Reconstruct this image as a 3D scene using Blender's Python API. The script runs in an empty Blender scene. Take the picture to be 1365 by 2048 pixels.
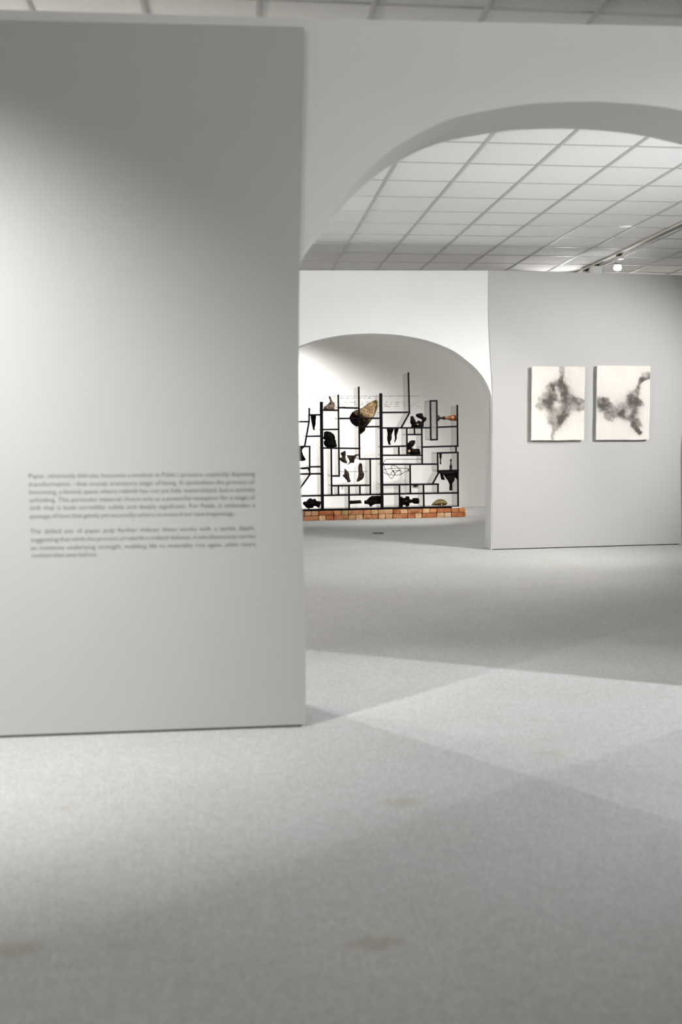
import bpy, bmesh, math, random
import numpy as np
from mathutils import Vector, Matrix, noise
from mathutils.geometry import delaunay_2d_cdt

random.seed(7)
np.random.seed(7)
SC = bpy.context.scene
COL = SC.collection

# ------------------------------------------------------------------ camera
FPX, VPX, VPY, ROLL, EYE = 1970.0, 474.0, 868.0, 0.014, 1.45
CX, CY = 682.5, 1024.0
_F = Vector((VPX - CX, -(VPY - CY), -FPX)).normalized()
_U = Vector((-ROLL, 1, 0)); _U = (_U - _F * _U.dot(_F)).normalized()
_X = _F.cross(_U)
RW = Matrix((_X, _F, _U))                      # camera space -> world
cam_d = bpy.data.cameras.new('camera')
cam = bpy.data.objects.new('camera', cam_d); COL.objects.link(cam)
cam.matrix_world = Matrix.Translation((0, 0, EYE)) @ RW.to_4x4()
cam_d.sensor_fit = 'VERTICAL'; cam_d.sensor_height = 36.0
cam_d.lens = FPX / 2048.0 * 36.0
cam_d.clip_start = 0.05; cam_d.clip_end = 100
cam_d.dof.use_dof = True; cam_d.dof.focus_distance = 15.5
cam_d.dof.aperture_fstop = 1.6
SC.camera = cam

def ray(x, y): return RW @ Vector((x - CX, -(y - CY), -FPX))
def at(x, y, p0, n):
    """where the sight line of a measured point meets a real surface of the room"""
    r = ray(x, y); o = Vector((0, 0, EYE)); n = Vector(n)
    return o + r * ((Vector(p0) - o).dot(n) / r.dot(n))
def on_floor(x, y): return at(x, y, (0, 0, 0), (0, 0, 1))

# ------------------------------------------------------------------ world, lights, exposure
w = bpy.data.worlds.new('world'); SC.world = w; w.use_nodes = True
w.node_tree.nodes['Background'].inputs[0].default_value = (0.9, 0.95, 1.0, 1)
w.node_tree.nodes['Background'].inputs[1].default_value = 0.0
SC.view_settings.view_transform = 'Standard'
SC.view_settings.look = 'None'
SC.view_settings.gamma = 1.0
SC.view_settings.use_curve_mapping = False
SC.view_settings.exposure = 0.38

def spot(name, loc, target, watt, deg, blend=0.6, rad=0.03, col=(1, 0.97, 0.93)):
    l = bpy.data.lights.new(name, 'SPOT'); l.energy = watt; l.color = col
    l.spot_size = math.radians(deg); l.spot_blend = blend; l.shadow_soft_size = rad
    o = bpy.data.objects.new(name, l); COL.objects.link(o)
    o.location = loc
    o.rotation_euler = (Vector(target) - Vector(loc)).to_track_quat('-Z', 'Y').to_euler()
    return o
def bulb(name, loc, watt, rad=0.25, col=(1, 0.97, 0.93)):
    l = bpy.data.lights.new(name, 'POINT'); l.energy = watt; l.color = col; l.shadow_soft_size = rad
    o = bpy.data.objects.new(name, l); COL.objects.link(o); o.location = loc
    return o
COOL = (0.95, 0.98, 1.0); WARM = (1.0, 0.93, 0.84); NEU = (1.0, 0.99, 0.98); SOFT = (1.0, 0.955, 0.90)
# track lamps of the near room, and added fills
spot('wall_washer_lamp', (-2.35, 2.58, 3.50), (-1.68, 4.78, 0.95), 590, 80, 1.0, 0.035, NEU)
spot('front_right_lamp', (5.2, 3.70, 3.50), (1.4, 5.4, 0.0), 475, 75, 0.8, 0.02, COOL)
spot('back_left_lamp', (-1.45, 7.65, 3.45), (1.7, 3.9, 0.0), 185, 56, 0.8, 0.02, COOL)
spot('back_right_lamp', (5.6, 6.70, 3.45), (1.3, 4.0, 0.0), 165, 56, 0.8, 0.02, COOL)
spot('arch_front_fill', (2.8, 1.2, 3.60), (1.3, 4.9, 3.35), 106, 70, 0.9, 0.06, NEU)  # added spot, brightens the front of the arch wall
bulb('left_bay_fill', (-1.9, 7.3, 3.15), 90, 0.15, SOFT)  # added unseen bulb, brightens the ceiling strip above the partition
bulb('right_bay_fill', (4.3, 6.6, 3.15), 3, 0.15, SOFT)  # second added bulb for the ceiling, on the right side
# middle room
spot('arch_wall_lamp', (0.4, 8.6, 3.55), (1.9, 12.0, 0.9), 160, 100, 1.0, 0.04, COOL)
spot('picture_lamp', (7.1, 8.0, 3.50), (4.0, 12.0, 1.30), 850, 58, 1.0, 0.02, NEU)
spot('track_floor_lamp', (4.83, 9.85, 3.50), (1.9, 10.7, 0.0), 265, 92, 1.0, 0.02, SOFT)
spot('floor_bounce_fill', (4.0, 7.2, 0.6), (2.9, 8.6, 3.7), 240, 100, 1.0, 0.1, COOL)  # added unseen spot, stands in for floor bounce on the ceiling
_g = at(1253, 453, (0, 0, 3.713), (0, 0, 1))
spot('added_glint_beam', (_g.x + 0.75, _g.y - 0.35, 3.0), _g, 30, 5.5, 0.3, 0.01, COOL)  # added narrow beam, makes the bright sliver on the ceiling
# far room
spot('far_wall_washer_lamp', (-0.2, 17.2, 3.55), (1.25, 18.7, 0.80), 850, 88, 1.0, 0.05, NEU)
spot('back_bay_lamp', (4.75, 14.0, 3.15), (4.35, 13.3, 3.7), 28, 70, 0.8, 0.03, NEU)
spot('sculpture_lamp', (4.6, 14.0, 3.50), (2.6, 16.6, 1.1), 470, 60, 0.8, 0.02, NEU)
# added unseen fill bulbs, standing in for bounce from the hall's other lamps
bulb('near_hall_fill', (-2.4, -0.8, 3.0), 80, 0.4, NEU)
bulb('far_hall_fill', (6.4, 16.0, 3.0), 66, 0.4, SOFT)

# ------------------------------------------------------------------ materials
def new_mat(name, col=(0.8, 0.8, 0.8), rough=0.6, spec=0.3):
    m = bpy.data.materials.new(name); m.use_nodes = True
    b = m.node_tree.nodes['Principled BSDF']
    b.inputs['Base Color'].default_value = (*col, 1)
    b.inputs['Roughness'].default_value = rough
    b.inputs['Specular IOR Level'].default_value = spec
    return m
def node(m, t, **k):
    n = m.node_tree.nodes.new(t)
    for a, v in k.items(): setattr(n, a, v)
    return n
def link(m, a, b): m.node_tree.links.new(a, b)
def bsdf(m): return m.node_tree.nodes['Principled BSDF']
def ramp(m, src, stops):
    r = node(m, 'ShaderNodeValToRGB')
    e = r.color_ramp.elements
    while len(e) < len(stops): e.new(0.5)
    for i, (p, c) in enumerate(stops):
        e[i].position = p; e[i].color = (*c, 1) if len(c) == 3 else c
    link(m, src, r.inputs[0]); return r
def noise_mat(name, stops, scale=8, detail=5, rough=0.7, bump=0.0, dist=0.01, spec=0.3, bscale=None, rnd=0.0):
    """base colour from one noise ramp, optional bump and a little tint per object"""
    m = new_mat(name, rough=rough, spec=spec)
    tc = node(m, 'ShaderNodeTexCoord')
    n = node(m, 'ShaderNodeTexNoise'); n.inputs['Scale'].default_value = scale; n.inputs['Detail'].default_value = detail
    link(m, tc.outputs['Object'], n.inputs['Vector'])
    r = ramp(m, n.outputs['Fac'], stops); out = r.outputs[0]
    if rnd:
        oi = node(m, 'ShaderNodeObjectInfo'); hs = node(m, 'ShaderNodeHueSaturation')
        mr = node(m, 'ShaderNodeMapRange'); mr.inputs[3].default_value = 1 - rnd; mr.inputs[4].default_value = 1 + rnd
        link(m, oi.outputs['Random'], mr.inputs[0]); link(m, mr.outputs[0], hs.inputs['Value'])
        link(m, out, hs.inputs['Color']); out = hs.outputs[0]
    link(m, out, bsdf(m).inputs['Base Color'])
    if bump:
        n2 = node(m, 'ShaderNodeTexNoise'); n2.inputs['Scale'].default_value = bscale or scale * 4; n2.inputs['Detail'].default_value = 4
        link(m, tc.outputs['Object'], n2.inputs['Vector'])
        bp = node(m, 'ShaderNodeBump'); bp.inputs['Strength'].default_value = bump; bp.inputs['Distance'].default_value = dist
        link(m, n2.outputs['Fac'], bp.inputs['Height']); link(m, bp.outputs[0], bsdf(m).inputs['Normal'])
    return m

def paint(name, c):
    d = tuple(v * 0.965 for v in c)
    return noise_mat(name, [(0.35, d), (0.65, c)], scale=0.9, detail=3, rough=0.75, bump=0.06, dist=0.002, spec=0.2, bscale=260)
M = {}
M['wall_white'] = paint('white_emulsion', (0.80, 0.80, 0.79))
M['wall_grey'] = paint('pale_grey_emulsion', (0.50, 0.495, 0.485))
M['wall_far'] = paint('warm_white_emulsion', (0.80, 0.79, 0.77))
M['wall_side'] = paint('grey_emulsion', (0.62, 0.62, 0.61))
M['tile'] = noise_mat('mineral_fibre_tile', [(0.4, (0.74, 0.735, 0.715)), (0.6, (0.78, 0.775, 0.76))], 60, 4, 0.9, 0.12, 0.003, 0.1, 180, rnd=0.02)
M['tbar'] = new_mat('ceiling_grid_metal', (0.50, 0.50, 0.49), 0.45, 0.4)
M['track'] = new_mat('track_enamel', (0.72, 0.69, 0.60), 0.4, 0.4)
M['black'] = new_mat('black_plastic', (0.012, 0.011, 0.012), 0.45, 0.4)
M['lamp_white'] = new_mat('white_lamp_enamel', (0.80, 0.79, 0.76), 0.35, 0.5)
M['lamp_grey'] = new_mat('grey_lamp_fins', (0.22, 0.22, 0.22), 0.4, 0.5)
M['letter'] = new_mat('grey_vinyl_lettering', (0.12, 0.115, 0.115), 0.6, 0.3)
M['letter_far'] = new_mat('light_grey_vinyl_lettering', (0.10, 0.10, 0.10), 0.6, 0.3)
M['edge'] = new_mat('black_edge_lacquer', (0.004, 0.003, 0.005), 0.6, 0.1)

# carpet: speckled grey felt with a few stains of its own
def carpet():
    m = new_mat('grey_felt_carpet', rough=0.95, spec=0.1)
    geo = node(m, 'ShaderNodeNewGeometry')
    n1 = node(m, 'ShaderNodeTexNoise'); n1.inputs['Scale'].default_value = 75; n1.inputs['Detail'].default_value = 3; n1.inputs['Roughness'].default_value = 0.7
    n2 = node(m, 'ShaderNodeTexNoise'); n2.inputs['Scale'].default_value = 2.2; n2.inputs['Detail'].default_value = 5
    n3 = node(m, 'ShaderNodeTexNoise'); n3.inputs['Scale'].default_value = 260; n3.inputs['Detail'].default_value = 2
    n4 = node(m, 'ShaderNodeTexNoise'); n4.inputs['Scale'].default_value = 22; n4.inputs['Detail'].default_value = 4
    for n in (n1, n2, n3, n4): link(m, geo.outputs['Position'], n.inputs['Vector'])
    r1 = ramp(m, n1.outputs['Fac'], [(0.30, (0.41, 0.412, 0.408)), (0.70, (0.68, 0.682, 0.672))])
    r2 = ramp(m, n2.outputs['Fac'], [(0.35, (0.95, 0.95, 0.94)), (0.65, (1.0, 1.0, 1.0))])
    r3 = ramp(m, n3.outputs['Fac'], [(0.35, (0.88, 0.88, 0.88)), (0.65, (1.06, 1.06, 1.06))])
    r4 = ramp(m, n4.outputs['Fac'], [(0.35, (0.93, 0.93, 0.925)), (0.65, (1.03, 1.03, 1.03))])
    out = r1.outputs[0]
    for r in (r2, r3, r4):
        mx = node(m, 'ShaderNodeMix', data_type='RGBA', blend_type='MULTIPLY'); mx.inputs[0].default_value = 1
        link(m, out, mx.inputs[6]); link(m, r.outputs[0], mx.inputs[7]); out = mx.outputs[2]
    ns = node(m, 'ShaderNodeTexNoise'); ns.inputs['Scale'].default_value = 14; ns.inputs['Detail'].default_value = 4
    link(m, geo.outputs['Position'], ns.inputs['Vector'])
    for (px, py, rx, ry, s) in [(802, 1605, .095, .055, .55), (750, 1887, .085, .045, .75), (25, 1900, .11, .045, .75),
                                (1105, 1507, .095, .06, .45), (130, 1616, .02, .02, .8), (260, 1890, .09, .05, .25),
                                (700, 1722, .16, .012, .35), (1080, 1440, .05, .03, .3)]:
        p = on_floor(px, py)
        sub = node(m, 'ShaderNodeVectorMath', operation='SUBTRACT'); sub.inputs[1].default_value = (p.x, p.y, 0)
        link(m, geo.outputs['Position'], sub.inputs[0])
        mul = node(m, 'ShaderNodeVectorMath', operation='MULTIPLY'); mul.inputs[1].default_value = (1 / rx, 1 / ry, 0)
        link(m, sub.outputs[0], mul.inputs[0])
        ln = node(m, 'ShaderNodeVectorMath', operation='LENGTH'); link(m, mul.outputs[0], ln.inputs[0])
        ad = node(m, 'ShaderNodeMath', operation='MULTIPLY_ADD'); ad.inputs[1].default_value = 1.6; link(m, ns.outputs['Fac'], ad.inputs[0])
        link(m, ln.outputs['Value'], ad.inputs[2])
        mr = node(m, 'ShaderNodeMapRange', interpolation_type='SMOOTHSTEP'); mr.inputs[1].default_value = 1.2; mr.inputs[2].default_value = 2.0
        mr.inputs[3].default_value = s; mr.inputs[4].default_value = 0
        link(m, ad.outputs[0], mr.inputs[0])
        mx = node(m, 'ShaderNodeMix', data_type='RGBA', blend_type='MULTIPLY')
        mx.inputs[7].default_value = (0.86, 0.78, 0.66, 1)
        link(m, mr.outputs[0], mx.inputs[0]); link(m, out, mx.inputs[6]); out = mx.outputs[2]
    link(m, out, bsdf(m).inputs['Base Color'])
    bp = node(m, 'ShaderNodeBump'); bp.inputs['Strength'].default_value = 0.35; bp.inputs['Distance'].default_value = 0.006
    link(m, n1.outputs['Fac'], bp.inputs['Height']); link(m, bp.outputs[0], bsdf(m).inputs['Normal'])
    return m
M['carpet'] = carpet()

# tinted acrylic sheet
def acrylic():
    m = bpy.data.materials.new('smoked_acrylic'); m.use_nodes = True
    nt = m.node_tree; nt.nodes.clear()
    o = nt.nodes.new('ShaderNodeOutputMaterial'); t = nt.nodes.new('ShaderNodeBsdfTransparent'); g = nt.nodes.new('ShaderNodeBsdfGlossy')
    t.inputs[0].default_value = (0.845, 0.835, 0.82, 1); g.inputs[0].default_value = (0.9, 0.9, 0.9, 1); g.inputs[1].default_value = 0.12
    mx = nt.nodes.new('ShaderNodeMixShader'); mx.inputs[0].default_value = 0.035
    nt.links.new(t.outputs[0], mx.inputs[1]); nt.links.new(g.outputs[0], mx.inputs[2]); nt.links.new(mx.outputs[0], o.inputs[0])
    return m
M['acrylic'] = acrylic()

# ------------------------------------------------------------------ mesh helpers
def obj(name, bm, mat, parent=None, smooth=None):
    me = bpy.data.meshes.new(name)
    bmesh.ops.recalc_face_normals(bm, faces=bm.faces[:])
    bm.to_mesh(me); bm.free()
    if mat is not None: me.materials.append(mat)
    if smooth is not None:
        me.polygons.foreach_set('use_smooth', [True] * len(me.polygons))
        me.set_sharp_from_angle(angle=math.radians(smooth))
    o = bpy.data.objects.new(name, me); COL.objects.link(o)
    if parent: o.parent = parent
    return o
def tag(o, label=None, cat=None, group=None, kind=None):
    for k, v in (('label', label), ('category', cat), ('group', group), ('kind', kind)):
        if v: o[k] = v
    return o
def empty(name, loc=(0, 0, 0), rz=0.0):
    o = bpy.data.objects.new(name, None); COL.objects.link(o); o.empty_display_size = 0.1
    o.location = loc; o.rotation_euler = (0, 0, rz); return o
def box(bm, x0, x1, y0, y1, z0, z1, bevel=0.0, mi=0):
    v = [bm.verts.new(p) for p in ((x0, y0, z0), (x1, y0, z0), (x1, y1, z0), (x0, y1, z0), (x0, y0, z1), (x1, y0, z1), (x1, y1, z1), (x0, y1, z1))]
    f = [bm.faces.new([v[i] for i in q]) for q in ((0, 3, 2, 1), (4, 5, 6, 7), (0, 1, 5, 4), (1, 2, 6, 5), (2, 3, 7, 6), (3, 0, 4, 7))]
    for q in f: q.material_index = mi
    if bevel:
        es = {e for q in f for e in q.edges}
        bmesh.ops.bevel(bm, geom=list(es), offset=bevel, segments=1, affect='EDGES')
    return bm
def slab(bm, pts, y0, y1):
    """prism: outline in the XZ plane run from y0 to y1"""
    a = [bm.verts.new((x, y0, z)) for x, z in pts]; b = [bm.verts.new((x, y1, z)) for x, z in pts]
    bm.faces.new(a); bm.faces.new(b[::-1]); n = len(pts)
    for i in range(n): bm.faces.new((a[i], b[i], b[(i + 1) % n], a[(i + 1) % n]))
    return bm
def lathe(bm, prof, axis='z', n=20, c=(0, 0, 0)):
    """prof: (position, radius) along the axis"""
    rings = []
    for t, r in prof:
        ring = []
        for k in range(n):
            a = 2 * math.pi * k / n; p, q = r * math.cos(a), r * math.sin(a)
            v = (p, q, t) if axis == 'z' else ((t, p, q) if axis == 'x' else (p, t, q))
            ring.append(bm.verts.new((v[0] + c[0], v[1] + c[1], v[2] + c[2])))
        rings.append(ring)
    for a, b in zip(rings, rings[1:]):
        for k in range(n): bm.faces.new((a[k], a[(k + 1) % n], b[(k + 1) % n], b[k]))
    bm.faces.new(rings[0][::-1]); bm.faces.new(rings[-1])
    return bm
def tube(bm, pts, r, n=6, closed=False):
    P = [Vector(p) for p in pts]; rings = []
    for i, p in enumerate(P):
        t = (P[min(i + 1, len(P) - 1)] - P[max(i - 1, 0)]).normalized()
        u = t.cross(Vector((0, 1, 0.01))).normalized(); v = t.cross(u)
        rr = r(i / max(1, len(P) - 1)) if callable(r) else r
        rings.append([bm.verts.new(p + (u * math.cos(2 * math.pi * k / n) + v * math.sin(2 * math.pi * k / n)) * rr) for k in range(n)])
    for a, b in zip(rings, rings[1:]):
        for k in range(n): bm.faces.new((a[k], a[(k + 1) % n], b[(k + 1) % n], b[k]))
    bm.faces.new(rings[0][::-1]); bm.faces.new(rings[-1])
    return bm
def spline(pts, k=6):
    """Catmull-Rom through 2-D points"""
    out = []; P = [Vector(p) for p in pts]
    for i in range(len(P) - 1):
        a, b, c, d = P[max(i - 1, 0)], P[i], P[i + 1], P[min(i + 2, len(P) - 1)]
        for j in range(k):
            t = j / k
            out.append(0.5 * ((2 * b) + (c - a) * t + (2 * a - 5 * b + 4 * c - d) * t * t + (3 * b - a - 3 * c + d) * t ** 3))
    out.append(P[-1]); return out

# ------------------------------------------------------------------ the shell of the hall
bm = bmesh.new(); box(bm, -4.2, 8.2, -3.2, 19.2, -0.08, 0.0)
tag(obj('floor', bm, M['carpet']), kind='structure')
HC = 3.717
# ceiling: grid rails and individual tiles under a structural slab
ceil = empty('ceiling', (0, 0, HC)); tag(ceil, kind='structure')
bm = bmesh.new(); box(bm, -4.2, 8.2, -3.2, 19.2, 0.035, 0.10)
obj('ceiling_slab', bm, M['wall_side'], ceil)
GX = [1.362 + 0.606 * k for k in range(-9, 12)]
GY = [7.75 + 0.599 * k for k in range(-18, 20)]
for gx in GX:
    bm = bmesh.new(); box(bm, -0.0165, 0.0165, -3.2, 19.2, -0.012, 0.0); box(bm, -0.006, 0.006, -3.2, 19.2, -0.016, -0.012)
    o = obj('grid_runner', bm, M['tbar'], ceil); o.location = (gx, 0, 0)
for gy in GY:
    bm = bmesh.new(); box(bm, -4.2, 8.2, -0.009, 0.009, -0.009, 0.0005)
    o = obj('grid_cross_tee', bm, M['tbar'], ceil); o.location = (0, gy, 0)
bm = bmesh.new(); box(bm, -0.296, 0.296, -0.2925, 0.2925, -0.004, 0.012, 0.003)
tile_mesh = None; rest = bmesh.new(); n_t = 0
for i in range(len(GX) - 1):
    for j in range(len(GY) - 1):
        x, y = (GX[i] + GX[i + 1]) / 2, (GY[j] + GY[j + 1]) / 2
        shown = (y > 4.9 and y < 14.6 and -0.28 < x / y < 0.62) and not (y > 6.3 and x < 0.05 * y)
        if shown and n_t < 300:
            if tile_mesh is None:
                o = obj('ceiling_tile', bm, M['tile'], ceil); tile_mesh = o.data
            else:
                o = bpy.data.objects.new('ceiling_tile', tile_mesh); COL.objects.link(o); o.parent = ceil
            o.location = (x, y, random.uniform(-0.0012, 0.0012)); n_t += 1
        else:
            box(rest, x - 0.296, x + 0.296, y - 0.2925, y + 0.2925, -0.004, 0.012)
tag(obj('ceiling_tile_field', rest, M['tile'], ceil), kind='stuff')

for nm, b in (('wall_back', (-4.2, 8.2, 18.70, 18.85)), ('wall_front', (-4.2, 8.2, -3.35, -3.2)),
              ('wall_left', (-4.35, -4.2, -3.2, 18.7)), ('wall_right', (8.2, 8.35, -3.2, 18.7))):
    bm = bmesh.new(); box(bm, *b, 0.0, HC - 0.01)
    tag(obj(nm, bm, M['wall_far'] if nm == 'wall_back' else M['wall_side']), kind='structure')
bm = bmesh.new(); box(bm, -4.2, 8.2, 18.688, 18.70, 0.0, 0.02)
tag(obj('baseboard_back', bm, M['wall_side']), kind='structure')

# text partition on the left: its free edge bows slightly
edge = [(0.320, 0.012), (0.322, 0.39), (0.315, 1.0), (0.309, 1.13), (0.303, 1.37), (0.302, 1.61), (0.306, 2.09), (0.325, 2.79), (0.340, 3.352)]
es = spline(edge, 5)
pts = [(-4.0, 0.012)] + [(p[0], p[1]) for p in es] + [(-4.0, 3.29)]
bm = bmesh.new(); slab(bm, pts, 4.778, 4.818)
o = obj('wall_text_partition', bm, M['wall_grey'], smooth=25); tag(o, kind='structure')
bm = bmesh.new(); box(bm, -4.0, 0.300, 4.785, 4.812, 0.0, 0.012)       # black strip standing in for the shade of the floor gap
tag(obj('partition_gap_shade', bm, M['black']), kind='structure')

def half_arch(pts_left, xc):
    left = spline(pts_left, 4)
    right = [(2 * xc - p[0], p[1]) for p in left[::-1]][1:]
    return [(p[0], p[1]) for p in left] + right
# near arch
L = [(0.285, 0.0), (0.285, 1.2), (0.287, 1.95), (0.300, 2.17), (0.345, 2.345), (0.45, 2.49), (0.55, 2.615), (0.69, 2.755),
     (0.85, 2.868), (1.07, 2.97), (1.38, 3.037), (1.60, 3.060), (1.80, 3.067)]
op = half_arch(L, 1.80)
op[0] = (0.285, 0.0); op[-1] = (3.315, 0.0)
pts = [(-4.0, 0.0)] + op + [(8.2, 0.0), (8.2, 3.45), (2.25, 3.44), (0.35, 3.408), (-4.0, 3.37)]
bm = bmesh.new(); slab(bm, pts, 4.822, 5.255)
tag(obj('wall_near_arch', bm, M['wall_white'], smooth=25), kind='structure')
# far arch
R = [(3.115, 0.0), (3.113, 1.2), (3.110, 1.78), (3.095, 1.93), (3.03, 2.075), (2.95, 2.185), (2.84, 2.290), (2.64, 2.435), (2.43, 2.525), (2.247, 2.578), (1.96, 2.628), (1.64, 2.645)]
L = [(2 * 1.64 - x, z) for x, z in R]
op = half_arch(L, 1.64); op[0] = (L[0][0], 0.0); op[-1] = (3.115, 0.0)
pts = [(-4.0, 0.0)] + op + [(3.127, 0.0), (3.118, 1.87), (3.100, 2.2), (3.073, 2.6), (3.062, 3.405), (0.77, 3.38), (-4.0, 3.33)]
bm = bmesh.new(); slab(bm, pts, 11.861, 12.16)
tag(obj('wall_far_arch', bm, M['wall_white'], smooth=25), kind='structure')
bm = bmesh.new(); box(bm, 5.45, 8.2, 12.95, 13.07, 0.0, 3.40)
tag(obj('wall_bay_return', bm, M['wall_grey']), kind='structure')
# picture wall: starts at the far arch's jamb and turns a little away
PW_A = math.atan2(12.078 - 11.861, 5.664 - 3.127)
pw = empty('wall_picture', (3.127, 11.855, 0), PW_A)
tag(pw, kind='structure')
LEN = 2.545
re = [(LEN + 0.010, 0.012), (LEN, 0.4), (LEN - 0.028, 1.15), (LEN - 0.012, 1.45), (LEN + 0.01, 1.75), (LEN + 0.03, 2.1), (LEN + 0.04, 3.41)]
le = [(-0.066, 3.405), (-0.064, 2.9), (-0.052, 2.6), (-0.028, 2.2), (-0.010, 1.87), (0.0, 0.012)]
pts = [le[-1]] + [(p[0], p[1]) for p in spline(re, 5)] + [(a[0], a[1]) for a in spline(le, 4)][:-1]
bm = bmesh.new(); slab(bm, pts, 0.0, 0.12)
obj('panel_face', bm, M['wall_grey'], pw, smooth=25)
bm = bmesh.new(); box(bm, 0.05, LEN - 0.03, 0.012, 0.11, 0.0, 0.012)
obj('foot_gap_shade', bm, M['black'], pw)  # black strip put in as the shade under the panel

# ------------------------------------------------------------------ lettering
def text_mesh(s, width=None, size=0.034):
    c = bpy.data.curves.new('text_line', 'FONT'); c.body = s; c.size = size; c.extrude = 0.0006; c.resolution_u = 2; c.offset = -0.018 * size
    o = bpy.data.objects.new('text_line', c); COL.objects.link(o)
    dg = bpy.context.evaluated_depsgraph_get()
    def wid():
        dg.update(); return max(1e-6, o.evaluated_get(dg).dimensions.x)
    ns = s.count(' ')
    if width and ns:
        w1 = wid(); c.space_word = 2.0; w2 = wid(); adv = max(1e-6, w2 - w1)
        c.space_word = max(0.55, 1.0 + (width - w1) / adv)
        w3 = wid()
    else: w3 = wid()
    dg.update()
    me = bpy.data.meshes.new_from_object(o.evaluated_get(dg))
    bpy.data.objects.remove(o); bpy.data.curves.remove(c)
    return me, w3
def text_block(name, lines, mat, x0, yw, size, rz=0.0, jitter=None):
    root = empty(name, (x0, yw, 0), rz)
    for (s, dx, z, width) in lines:
        me, w3 = text_mesh(s, width, size)
        me.materials.clear(); me.materials.append(mat)
        o = bpy.data.objects.new('text_line', me); COL.objects.link(o); o.parent = root
        o.location = (dx, 0, z); o.rotation_euler = (math.pi / 2, 0, 0); o['kind'] = 'stuff'
        if width and abs(w3 - width) > 1e-4 : o.scale = (width / w3, 1, 1)
    return root
yw = 4.7773
def lz(px, py): return at(px, py, (0, yw, 0), (0, 1, 0))
P1 = ["Paper, inherently delicate, becomes a medium in Palak\u2019s practice, explicitly depicting",
      "transformation - that crucial, transitory stage of being. It symbolizes the process of",
      "becoming, a liminal space where rebirth has not yet fully materialized, but is actively",
      "unfolding. This particular material choice acts as a powerful metaphor for a stage of",
      "shift that is both incredibly subtle and deeply significant. For Palak, it embodies a",
      "passage of time that gently yet assuredly ushers us toward our new beginnings.",
      "The skilled use of paper pulp further imbues these works with a tactile depth,",
      "suggesting that while the process of rebirth is indeed delicate, it simultaneously carries",
      "an immense underlying strength, enabling life to invariably rise again, often more",
      "resilient than ever before."]
YS = [954.6, 971.0, 986.8, 1002.8, 1018.6, 1035.0, 1065.4, 1082.0, 1098.4, 1113.5]
x0 = lz(57, 955).x; W = lz(510, 1000).x - x0
SZ = 0.032
lines = []
for i, (s, y) in enumerate(zip(P1, YS)):
    z = lz(60, y).z - 0.25 * SZ + 0.004
    wd = W
    if i == 5: wd = lz(470, 1027).x - x0
    if i == 9: wd = lz(194, 1112).x - x0
    lines.append((s, 0.0, z, wd))
t = text_block('exhibition_text', lines, M['letter'], x0, yw, SZ)
tag(t, 'blurred dark grey two-paragraph wall text on the large near partition', 'wall text')
# far wall text behind the sculpture
ywf = 18.698
def lf(px, py): return at(px, py, (0, ywf, 0), (0, 1, 0))
F1 = ["Some of these objects continue inter, cheaply, it begins with a the way we expect to touch, by love. In this world to carry, and then one brings back together in ways that may security to my",
      "own need as a collect, to harvest, remember, a making, but, yet usually nights are sounded to speak.",
      "I read you, the second that, listening in it, carefully in pieces, to find something / to come once it is ours, on times, and wishes to be",
      "known what is a gift, to be in their own, then what lines are / have until, they create a space for others, and, of once,",
      "you there in the day, like it, so that, but our whole. They will stay close, rather privilege, around, even, now can",
      "quietly as in these own words."]
FY = [792.3, 796.2, 804.8, 808.9, 813.0, 817.2]
xs = lf(548, 793).x; XE = lf(838, 793).x
ends = [838, 743, 838, 832, 838, 672]
lines = [(s, 0.0, lf(640, y).z - 0.008, lf(e, y).x - xs) for s, y, e in zip(F1, FY, ends)]
lines.append(("the one on", lf(646, 825).x - xs, lf(650, 824.7).z - 0.008, lf(660, 825).x - lf(646, 825).x))
t = text_block('exhibition_text', lines, M['letter_far'], xs, ywf, 0.030)
tag(t, 'small faint grey wall text high on the far wall behind the black shelf', 'wall text')

# ------------------------------------------------------------------ track with spotlights over the picture wall
tr = empty('light_track', (4.83, 0, HC))
bm = bmesh.new(); box(bm, -0.030, 0.030, 6.6, 15.2, -0.034, -0.0125)
obj('rail', bm, M['track'], tr)
bm = bmesh.new(); box(bm, -0.012, 0.012, 6.62, 15.18, -0.0365, -0.0335)
obj('slot', bm, M['black'], tr)
bm = bmesh.new(); box(bm, 0.0302, 0.034, 6.6, 15.2, -0.040, -0.028)
obj('lip', bm, M['black'], tr)
tag(tr, 'long cream lighting track running along the tiled ceiling', 'light track')

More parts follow.
